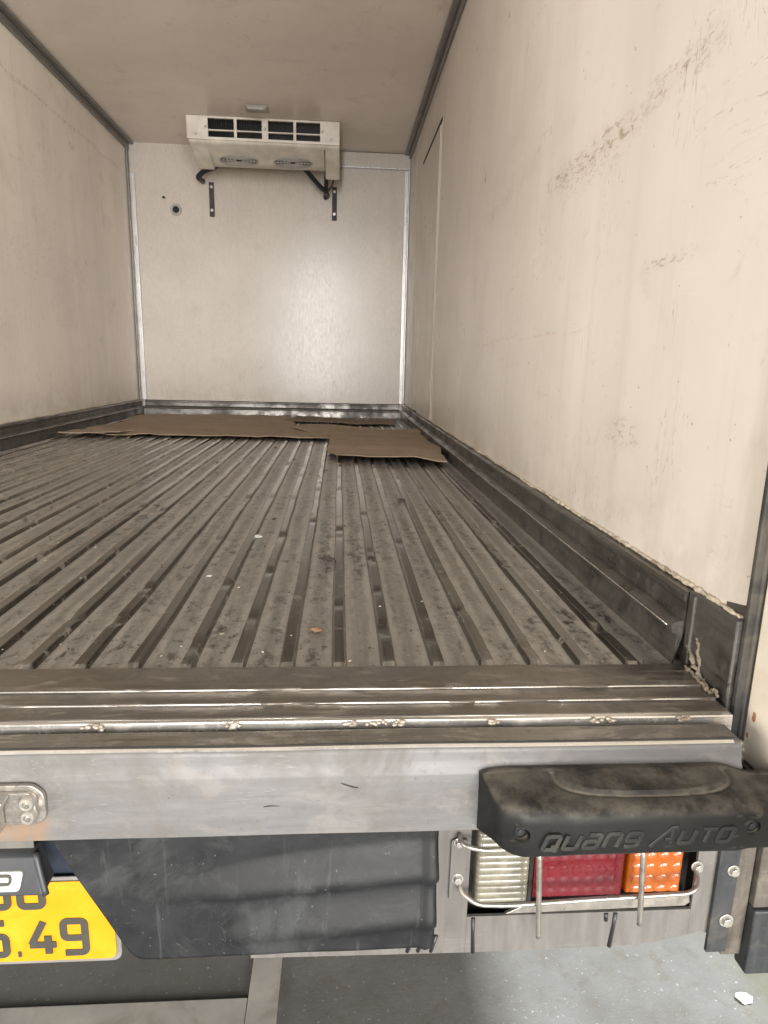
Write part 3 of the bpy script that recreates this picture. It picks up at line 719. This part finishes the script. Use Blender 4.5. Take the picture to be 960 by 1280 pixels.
# ---- black plastic splash panel with moulded flutes
bm = bmesh.new(); nx, nz = 120, 60; rows = []
def outline(u):                                       # bottom edge for x
    x = -.304+u*.4165
    t = (x+.304)/.139
    zb = .5845+.1575*.06*math.log(1+math.exp((1-1.8*t)/.06))+.003*max(0, x+.2)/.3
    zb = min(zb, .7445)
    if x > .104: zb += .006*((x-.104)/.0085)**2
    return x, zb
for i in range(nx+1):
    x, zb = outline(i/nx); row = []
    for j in range(nz+1):
        z = zb+(.768-zb)*j/nz
        f = 0.0                                       # two tapering shelves, each stepping back below its edge
        for x0, zb0, slope, H, amp in ((-.190, .664, .085, .046, .024), (-.135, .607, .080, .052, .020)):
            g = max(0.0, x-x0)
            if g <= 0: continue
            zl = zb0+slope*g; Hh = H*(1-math.exp(-g/.045))+.0005; am = amp*(1-math.exp(-g/.06))
            q = (zl+Hh-z)/Hh
            if q > 0: f += am*(min(1, q)**1.4)*(.5+.5*math.tanh((z-zl)/.0085))
        rim = .005*math.exp(-((x-.107)/.006)**2)
        row.append(bm.verts.new((x, .640-f-rim+.0015*noise.noise(Vector((x*14, z*14, 0))), z)))
    rows.append(row)
for i in range(nx):
    for j in range(nz): bm.faces.new((rows[i][j], rows[i+1][j], rows[i+1][j+1], rows[i][j+1]))
spl = link('splash_panel', bm, M_splash, T, smooth=True, angle=180)
sm = spl.modifiers.new('thick', 'SOLIDIFY'); sm.thickness = .004; sm.offset = -1
bm = bmesh.new(); prism(bm, [(.101+.0048*math.cos(t), .6055+.0042*math.sin(t)) for t in [i*math.pi/8 for i in range(16)]], .6362, .6385); link('screw_hole', bm, M_black, spl)
B('backing_panel', (-.60, .668, .655), (-.20, .672, .768), M_navy, T)

# ---- number plate
pz0, pz1 = .566, .668; px1 = -.254
def rrect(x0, x1, z0, z1, r): return round2([(x0, z0), (x1, z0), (x1, z1), (x0, z1)], r, True)
bm = bmesh.new(); prism(bm, rrect(px1-.245, px1, pz0, pz1+.004, .010), .6575, .6595); npl = link('number_plate', bm, M_yel, T, bevel=.0006)
bm = bmesh.new(); prism(bm, rrect(px1-.250, px1+.005, pz0-.006, pz1+.008, .012), .6600, .663); link('plate_frame', bm, M_grime, npl, bevel=.001)
DG = {'4': [([(.60, 1), (.06, .30)], False), ([(-.02, .28), (1.06, .28)], False), ([(.74, .56), (.74, 0)], False)],
      '9': [([(.05, 0), (.95, 0), (.95, 1), (.05, 1), (.05, .47), (.80, .47)], False)],
      '5': [([(.92, 1), (.10, 1), (.08, .58), (.92, .58), (.92, 0), (.05, 0)], False)],
      '0': [([(.05, 0), (.95, 0), (.95, 1), (.05, 1)], True)], '3': [([(.05, 1), (.92, 1), (.92, .52), (.4, .52)], False), ([(.92, .52), (.92, 0), (.05, 0)], False)],
      '6': [([(.92, 1), (.05, 1), (.05, 0), (.92, 0), (.92, .52), (.05, .52)], False)], '1': [([(.2, .85), (.6, 1), (.6, 0)], False)],
      '.': [([(0, .0), (.18, .0)], False)]}
def digit(ch, x, z, w, h, sw=.0082):
    bm = bmesh.new()
    for si, (pts, cl) in enumerate(DG[ch]):
        q = round2([(x+a*w, z+b*h) for a, b in pts], .006 if ch not in '4.' else .0008, cl)
        stroke(bm, q, sw if ch != '.' else .007, lambda u, v, hh: (u, .6577-hh-si*.0002, v), 0, .0017, cl)
    link('character', bm, M_chr, npl, bevel=.0003)
dz0 = .5770
digit('9', -.3125, dz0, .0265, .0430); digit('4', -.3495, dz0, .0275, .0430); digit('.', -.3640, dz0, .02, .04); digit('5', -.4005, dz0, .0265, .0430); digit('1', -.437, dz0, .0265, .043)
digit('0', -.3565, .6415, .0265, .040); digit('3', -.3935, .6415, .0265, .040)

# ---- number plate lamp housing with badge
bm = bmesh.new(); prof = [(.640, .7385), (.628, .738), (.622, .734), (.617, .720), (.613, .708), (.610, .698), (.613, .6965), (.640, .698)]
rows = []
for s in range(9):
    x = -.62+.302*s/8; rows.append([bm.verts.new((x+(.012 if s == 8 else 0)*(.7385-z)/.042, y, z)) for y, z in prof])
for A, C in zip(rows, rows[1:]):
    for k in range(len(prof)-1): bm.faces.new((A[k], A[k+1], C[k+1], C[k]))
bm.faces.new(rows[0]); bm.faces.new(rows[-1][::-1])
hs = link('plate_lamp_housing', bm, M_hous, T, bevel=.0015)
bm = bmesh.new(); tube(bm, [(-.3165+.0125*t, .6255-.0135*t**.8, .738-.041*t) for t in [i/8 for i in range(9)]], .0035, 8); link('housing_rim', bm, M_hous, hs, smooth=True, angle=180)
def on_h(u, v, hh):
    # sloping front of the housing
    t = (.7320-v)/.036; return (u, .6215-.0115*t-hh, v)
bm = bmesh.new(); q = round2([(-.42, .7035), (-.330, .7035), (-.327, .7225), (-.42, .7225)], .0045, True)
a = [bm.verts.new(on_h(x, z, .0022)) for x, z in q]; b = [bm.verts.new(on_h(x, z, -.001)) for x, z in q]
bm.faces.new(a); bm.faces.new(b[::-1])
for i in range(len(q)): j = (i+1) % len(q); bm.faces.new((a[i], b[i], b[j], a[j]))
link('badge', bm, M_badge, hs)
bm = bmesh.new()
stroke(bm, round2([(-.3610, .7058), (-.3605, .7190), (-.3395, .7190), (-.3395, .7108), (-.3605, .7108)], .0036), .0030, on_h, .0022, .0030)
link('letter', bm, M_chr, hs)
B('plate_hanger', (-.60, .632, .7265), (-.3215, .6345, .766), M_panel, T, bevel=.0006)

# ---- latch keeper on the beam
kp = None
bm = bmesh.new(); prism(bm, round2([(-.43, .790), (-.3, .790), (-.2905, .797), (-.2905, .824), (-.301, .8345), (-.43, .8345)], .006, True), .6065, .6010); kp = link('latch_keeper', bm, M_rod, T, bevel=.0012)
bm = bmesh.new(); prism(bm, round2([(-.43, .796), (-.303, .796), (-.2975, .80), (-.2975, .824), (-.303, .829), (-.43, .829)], .004, True), .6012, .5965); link('keeper_pad', bm, M_rod, kp, bevel=.001)
bm = bmesh.new(); poly = [(-.40, .829), (-.3205, .829), (-.3275, .815), (-.3275, .7925), (-.337, .7925), (-.352, .80), (-.40, .80)]
prism(bm, poly, .5962, .580); link('keeper_hook', bm, M_bolt, kp, bevel=.002)
for z in (.8205, .8055):
    bm = bmesh.new(); cx = -.3035
    for r0_, r1_, ya, yb2 in ((.0062, .0062, .5965, .5905),):
        seg = 20; pr = [(.0072, .5966), (.0072, .5905), (.0062, .5893), (.0036, .5893), (.0033, .5945)]
        rws = [[bm.verts.new((cx+a*math.cos(t), y, z+a*math.sin(t))) for t in [2*math.pi*i/seg for i in range(seg)]] for a, y in pr]
        for A, C in zip(rws, rws[1:]):
            for k in range(seg): bm.faces.new((A[k], A[(k+1) % seg], C[(k+1) % seg], C[k]))
        bm.faces.new(rws[-1])
    link('socket_bolt', bm, M_bolt, kp, smooth=True, angle=40)

# ---- rear corner post and hinge side
ps = B('corner_post', (.4755, .694, .755), (.548, .735, ZC+.05), M_postb, T)
B('corner_block', (.4375, .628, .7655), (.4785, .6798, .797), M_postb, T, bevel=.003)
po = B('hinge_post', (.461, .654, .5445), (.4865, .6595, .765), M_post, T, bevel=.001)
hexbolt('post_bolt', (.4795, .654, .6635), .0052, po); hexbolt('post_bolt', (.4805, .654, .592), .0062, po)
B('post_channel', (.487, .663, .530), (.513, .672, .765), M_postb, po, bevel=.002)
B('post_channel', (.5135, .650, .512), (.575, .675, .606), M_post, po, bevel=.003)
B('post_channel', (.5140, .655, .6065), (.575, .675, .765), M_postb, po, bevel=.002)

# ---- open rear door folded towards the camera
dr = B('rear_door', (.4825, -.22, .800), (.556, .6795, 2.70), M_door, T, bevel=.004)
B('door_rim', (.4795, -.222, .7835), (.558, .6795, .7995), M_doorg, dr, bevel=.002)
B('door_seal', (.4690, .681, .792), (.4800, .6893, 2.70), M_gask, T, bevel=.002)
bm = bmesh.new(); tube(bm, [(.4800, .6815+.001*noise.noise(Vector((0, i*.7, 0))), .80+1.88*i/60) for i in range(61)], [.0034+.0012*noise.noise(Vector((i*.9, 0, 5))) for i in range(61)], 9); link('door_gasket', bm, M_gask, dr, smooth=True, angle=180)
for q in range(6): 
    yq = .655-q*.05
    bm = bmesh.new(); prism(bm, [(yq+.003*math.cos(t), .793+.003*math.sin(t)) for t in [i*math.pi/5 for i in range(10)]], 0, .002)
    for v in bm.verts: v.co = Vector((.4795-v.co.y, v.co.x, v.co.z))
    link('rivet', bm, M_bolt, dr)
lumps('rust_spot', [(.4826, .664, .862, .0006, .0035, .007), (.4826, .67, .835, .0006, .002, .003)], M_rust, dr)
lumps('sealant_bead', [(.4800, .676+random.uniform(-.004, .004), .80+random.uniform(-.008, .02), .003, .004, .005) for _ in range(9)], M_weld, dr)

# ------------------------------------------------------------------ evaporator unit
ev = bpy.data.objects.new('evaporator_unit', None); COL.objects.link(ev); ev.location = (-.46, 4.55, 2.45)
tag(ev, 'white slim cooling unit with black grille slots hanging under the ceiling at the front wall', 'cooling unit')
ex0, ex1 = -.913, -.010
# front face with 4 x 2 real slots
cols = [(-.787, -.636), (-.618, -.472), (-.434, -.286), (-.268, -.127)]; rws_ = [(2.588, 2.645), (2.548, 2.580)]
xsb = [ex0]+[v for c in cols for v in c]+[ex1]; zsb = [2.532, 2.548, 2.580, 2.588, 2.645, 2.657]
bm = bmesh.new(); tilt = lambda z: 4.352+(2.657-z)*.10
vg = {}
def gv(i, j, b):
    if (i, j, b) not in vg: vg[(i, j, b)] = bm.verts.new((xsb[i], tilt(zsb[j])+(.018 if b else 0), zsb[j]))
    return vg[(i, j, b)]
solid = {}
for i in range(len(xsb)-1):
    for j in range(len(zsb)-1): solid[(i, j)] = not (i % 2 == 1 and j in (1, 3))
for (i, j), s in solid.items():
    if not s: continue
    for b in (0, 1):
        bm.faces.new([gv(i, j, b), gv(i+1, j, b), gv(i+1, j+1, b), gv(i, j+1, b)])
    for di, dj, e in ((-1, 0, ((i, j), (i, j+1))), (1, 0, ((i+1, j), (i+1, j+1))), (0, -1, ((i, j), (i+1, j))), (0, 1, ((i, j+1), (i+1, j+1)))):
        if not solid.get((i+di, j+dj), False):
            (a, b_), (c, d_) = e; bm.faces.new([gv(a, b_, 0), gv(c, d_, 0), gv(c, d_, 1), gv(a, b_, 1)])
link('front_grille', bm, M_acw, ev, bevel=.003)
bm = bmesh.new()
for k in range(70): x = -.80+.68*k/69; box(bm, (x, 4.392, 2.54), (x+.0015, 4.43, 2.654))
box(bm, (-.82, 4.431, 2.54), (-.11, 4.44, 2.654)); link('cooling_coil', bm, M_fin, ev)
# body: curved lower shell between the cheeks, plus cheeks
def shell(name, xa, xb, prof, inset=None):
    bm = bmesh.new(); n = 12; rows = []
    for s in range(n+1):
        t = s/n; x = xa+(xb-xa)*t; rows.append([bm.verts.new((x, y, z)) for y, z in prof])
    m = len(prof)
    for A, C in zip(rows, rows[1:]):
        for k in range(m): bm.faces.new((A[k], A[(k+1) % m], C[(k+1) % m], C[k]))
    bm.faces.new(rows[0]); bm.faces.new(rows[-1][::-1])
    return link(name, bm, M_acw, ev, bevel=.006, angle=30)
shell('drip_tray', -.80, -.103, [(4.368, 2.5315), (4.375, 2.520), (4.395, 2.508), (4.43, 2.500), (4.55, 2.462), (4.60, 2.452), (4.66, 2.462), (4.80, 2.53), (4.80, 2.5318)])
shell('drip_tray', -.905, -.018, [(4.365, 2.5312), (4.3675, 2.522), (4.378, 2.513), (4.395, 2.5085), (4.41, 2.520), (4.41, 2.5312)])
shell('back_box', -.82, -.10, [(4.445, 2.5322), (4.445, 2.655), (4.85, 2.655), (4.85, 2.5322)])
def cheek(xo, xi, lean, drop):
    out = [(4.372, 2.5310), (4.380, 2.518), (4.40, 2.505), (4.50, 2.466), (4.58, 2.440-drop), (4.62, 2.436-drop), (4.66, 2.46), (4.80, 2.56), (4.80, 2.655), (4.374, 2.655)]
    bm = bmesh.new(); A = []; C = []
    for y, z in out:
        k = max(0, (2.655-z)/.22)
        A.append(bm.verts.new((xo+lean*k, y, z))); C.append(bm.verts.new((xi+lean*k*.5, y, z)))
    bm.faces.new(A); bm.faces.new(C[::-1]); m = len(out)
    for i in range(m): bm.faces.new((A[i], C[i], C[(i+1) % m], A[(i+1) % m]))
    return link('end_cheek', bm, M_acw, ev, bevel=.010, seg=3)
cheek(ex0+.002, -.803, .012, .005); cheek(ex1-.002, -.100, .004, .035)
for cx in (-.632, -.300):
    fd = Vector((0, .12, -.038)).normalized(); c0 = Vector((cx, 4.525, 2.470)); nn = Vector((0, -.30, -.95)).normalized(); c0 = c0+nn*.004
    ax = Vector((1, 0, 0)); ay = nn.cross(ax)
    bm = bmesh.new()
    for r in (.118, .098, .078, .058, .038): tube(bm, [c0+(ax*math.cos(t)+ay*math.sin(t)*.45)*r for t in [2*math.pi*i/36 for i in range(37)]], .0035, 6, False)
    for q in range(8):
        t = q*math.pi/4; tube(bm, [c0+(ax*math.cos(t)+ay*math.sin(t)*.45)*.02, c0+(ax*math.cos(t)+ay*math.sin(t)*.45)*.118], .0028, 6)
    fg = link('fan_guard', bm, M_acg, ev, smooth=True, angle=180)
    bm = bmesh.new(); bm.faces.new([bm.verts.new(c0+nn*-.002+(ax*math.cos(t)+ay*math.sin(t)*.45)*.112) for t in [2*math.pi*i/32 for i in range(32)]])
    ex = bmesh.ops.extrude_face_region(bm, geom=list(bm.faces)); bmesh.ops.translate(bm, vec=nn*-.006, verts=[e for e in ex['geom'] if isinstance(e, bmesh.types.BMVert)])
    link('fan_opening', bm, M_fin, fg)
for xx, zz in ((-.80, 2.60), (-.453, 2.60), (-.113, 2.60), (-.86, 2.56), (-.06, 2.56)): hexbolt('screw', (xx, tilt(zz)+.0005, zz), .006, ev)
for pts, r in (([(-.74, 4.62, 2.50), (-.80, 4.72, 2.482), (-.90, 4.78, 2.462), (-.945, 4.80, 2.43), (-.93, 4.90, 2.43)], .017),
               ([(-.255, 4.62, 2.49), (-.22, 4.68, 2.46), (-.13, 4.78, 2.39), (-.10, 4.80, 2.375), (-.09, 4.92, 2.37)], .015),
               ([(-.095, 4.70, 2.54), (-.095, 4.76, 2.48), (-.10, 4.80, 2.40), (-.105, 4.91, 2.36)], .015),
               ([(-.06, 4.72, 2.50), (-.045, 4.80, 2.44), (-.085, 4.83, 2.385)], .005)):
    bm = bmesh.new(); tube(bm, smooth_path(pts, .05), r, 10); link('drain_hose', bm, M_hose, ev, smooth=True, angle=180)

# ------------------------------------------------------------------ cardboard on the floor
def cardboard(pts, z, label, thick=.004, mat=M_card, lift=.014, seed=0):
    rb = random.Random(seed); out = []
    for (a, b) in zip(pts, pts[1:]+pts[:1]):
        L = math.hypot(b[0]-a[0], b[1]-a[1]); n = max(2, int(L/.045))
        for i in range(n):
            t = i/n; j = .016 if 0 < i else .004
            out.append((a[0]+(b[0]-a[0])*t+rb.uniform(-j, j), a[1]+(b[1]-a[1])*t+rb.uniform(-j, j)))
    bm = bmesh.new()
    vs = [bm.verts.new((x, y, z+lift*(.5+noise.noise(Vector((x*5, y*3, seed)))))) for x, y in out]
    es = [bm.edges.new((vs[i], vs[(i+1) % len(vs)])) for i in range(len(vs))]
    bmesh.ops.triangle_fill(bm, edges=es, use_beauty=True)
    ex = bmesh.ops.extrude_face_region(bm, geom=list(bm.faces)); bmesh.ops.translate(bm, vec=(0, 0, thick), verts=[e for e in ex['geom'] if isinstance(e, bmesh.types.BMVert)])
    o = link('cardboard_sheet', bm, mat); return tag(o, label, 'cardboard', 'flattened cardboard at the front of the cargo floor')
zc = ZF+.0100
cardboard([(-1.33, 3.42), (-1.00, 3.40), (-.60, 3.385), (-.27, 3.36), (-.05, 3.33), (-.05, 3.62), (-.24, 3.80), (-.30, 4.30), (-.36, 4.80), (-1.34, 4.66), (-1.33, 3.9)], zc, 'large flattened cardboard sheet covering the left far corner of the floor', seed=1)
cardboard([(-.018, 2.66), (.20, 2.59), (.425, 2.53), (.437, 2.8), (.44, 3.2), (.437, 3.76), (.20, 3.85), (-.20, 3.98), (-.26, 3.75), (-.06, 3.50), (-.05, 3.30), (-.045, 2.9)], zc+.0105, 'brown cardboard sheet with torn edge lying nearest the right kick rail', seed=2)
cardboard([(-.36, 4.35), (.05, 4.22), (.36, 4.22), (.38, 4.50), (-.30, 4.72)], zc, 'small dark cardboard strip behind the other sheets by the front wall', mat=M_cardd, seed=3)
cardboard([(-1.38, 3.36), (-1.08, 3.36), (-1.05, 3.47), (-1.36, 3.50)], zc+.010, 'narrow folded cardboard flap on the left end of the big sheet', lift=.012, seed=4)

# ------------------------------------------------------------------ litter
rb = random.Random(11); bm = bmesh.new()
for q in range(330):
    x = rb.uniform(-1.1, .42); y = .80+3.0*rb.random()**2.2
    k = rb.random(); s = rb.uniform(.0005, .0016)*(1+.5*(y-.8))
    if k > .97: s *= 2
    d = abs(((RX0-x)/RP+.5) % 1-.5)*RP; z = ZF+.0012+(.009 if d < .008 else .003 if d < .016 else 0)
    r = bmesh.ops.create_icosphere(bm, subdivisions=1, radius=1)
    fl = rb.uniform(.2, .8); st_ = rb.uniform(.7, 2.6); an = rb.uniform(0, 3.1)
    mi = 0 if k < .45 else 1
    for v in r['verts']:
        p = v.co*(1+.3*rb.uniform(-1, 1)); px, py = p.x*st_*s, p.y*s
        v.co = Vector((x+px*math.cos(an)-py*math.sin(an), y+px*math.sin(an)+py*math.cos(an), z+p.z*s*fl))
        for f in v.link_faces: f.material_index = mi
gr = link('floor_grit', bm, [plain('pale_grit', (.55, .50, .40), .9), plain('dark_grit', (.06, .05, .04), .9)])
tag(gr, 'loose grit and crumbs scattered over the ribbed floor', 'grit', kind='stuff')
def scrap(name, x, y, z, s, label, cat, mat, seed, group=None):
    rb = random.Random(seed); bm = bmesh.new(); r = bmesh.ops.create_icosphere(bm, subdivisions=2, radius=1)
    for v in r['verts']:
        k = 1+.9*noise.noise(v.co*2.6+Vector((seed, 0, 0))); v.co = Vector((x+v.co.x*s*k, y+v.co.y*s*k*.8, z+s*.3+v.co.z*s*.38*k))
    return tag(link(name, bm, mat), label, cat, group)
scrap('paper_scrap', .835, 1.046, 0, .014, 'crumpled white paper scrap on the concrete right of the truck', 'paper', M_paper, 3)
scrap('paper_scrap', -.234, 1.169, ZF+.002, .0045, 'tiny white paper ball in a floor groove left of centre', 'paper', M_paper, 5)
scrap('paper_scrap', -.180, 1.45, ZF+.002, .008, 'crumpled pale foil scrap on the ribs beyond the white paper ball', 'paper', M_badge, 6)
scrap('rust_clump', -.031, .916, ZF+.001, .009, 'rusty brown clump stuck in a groove near the threshold', 'dirt clump', plain('rust_clump', (.22, .13, .08), .9), 8)
scrap('dirt_clump', -.02, 1.26, ZF+.004, .012, 'dark dried dirt clump in the middle of the ribbed floor', 'dirt clump', plain('dark_clump', (.05, .042, .035), .9), 9)
scrap('dirt_clump', .178, 1.85, ZF+.004, .012, 'dark dirt clump lying on the ribs right of centre', 'dirt clump', plain('dark_clump_b', (.06, .05, .04), .9), 12)
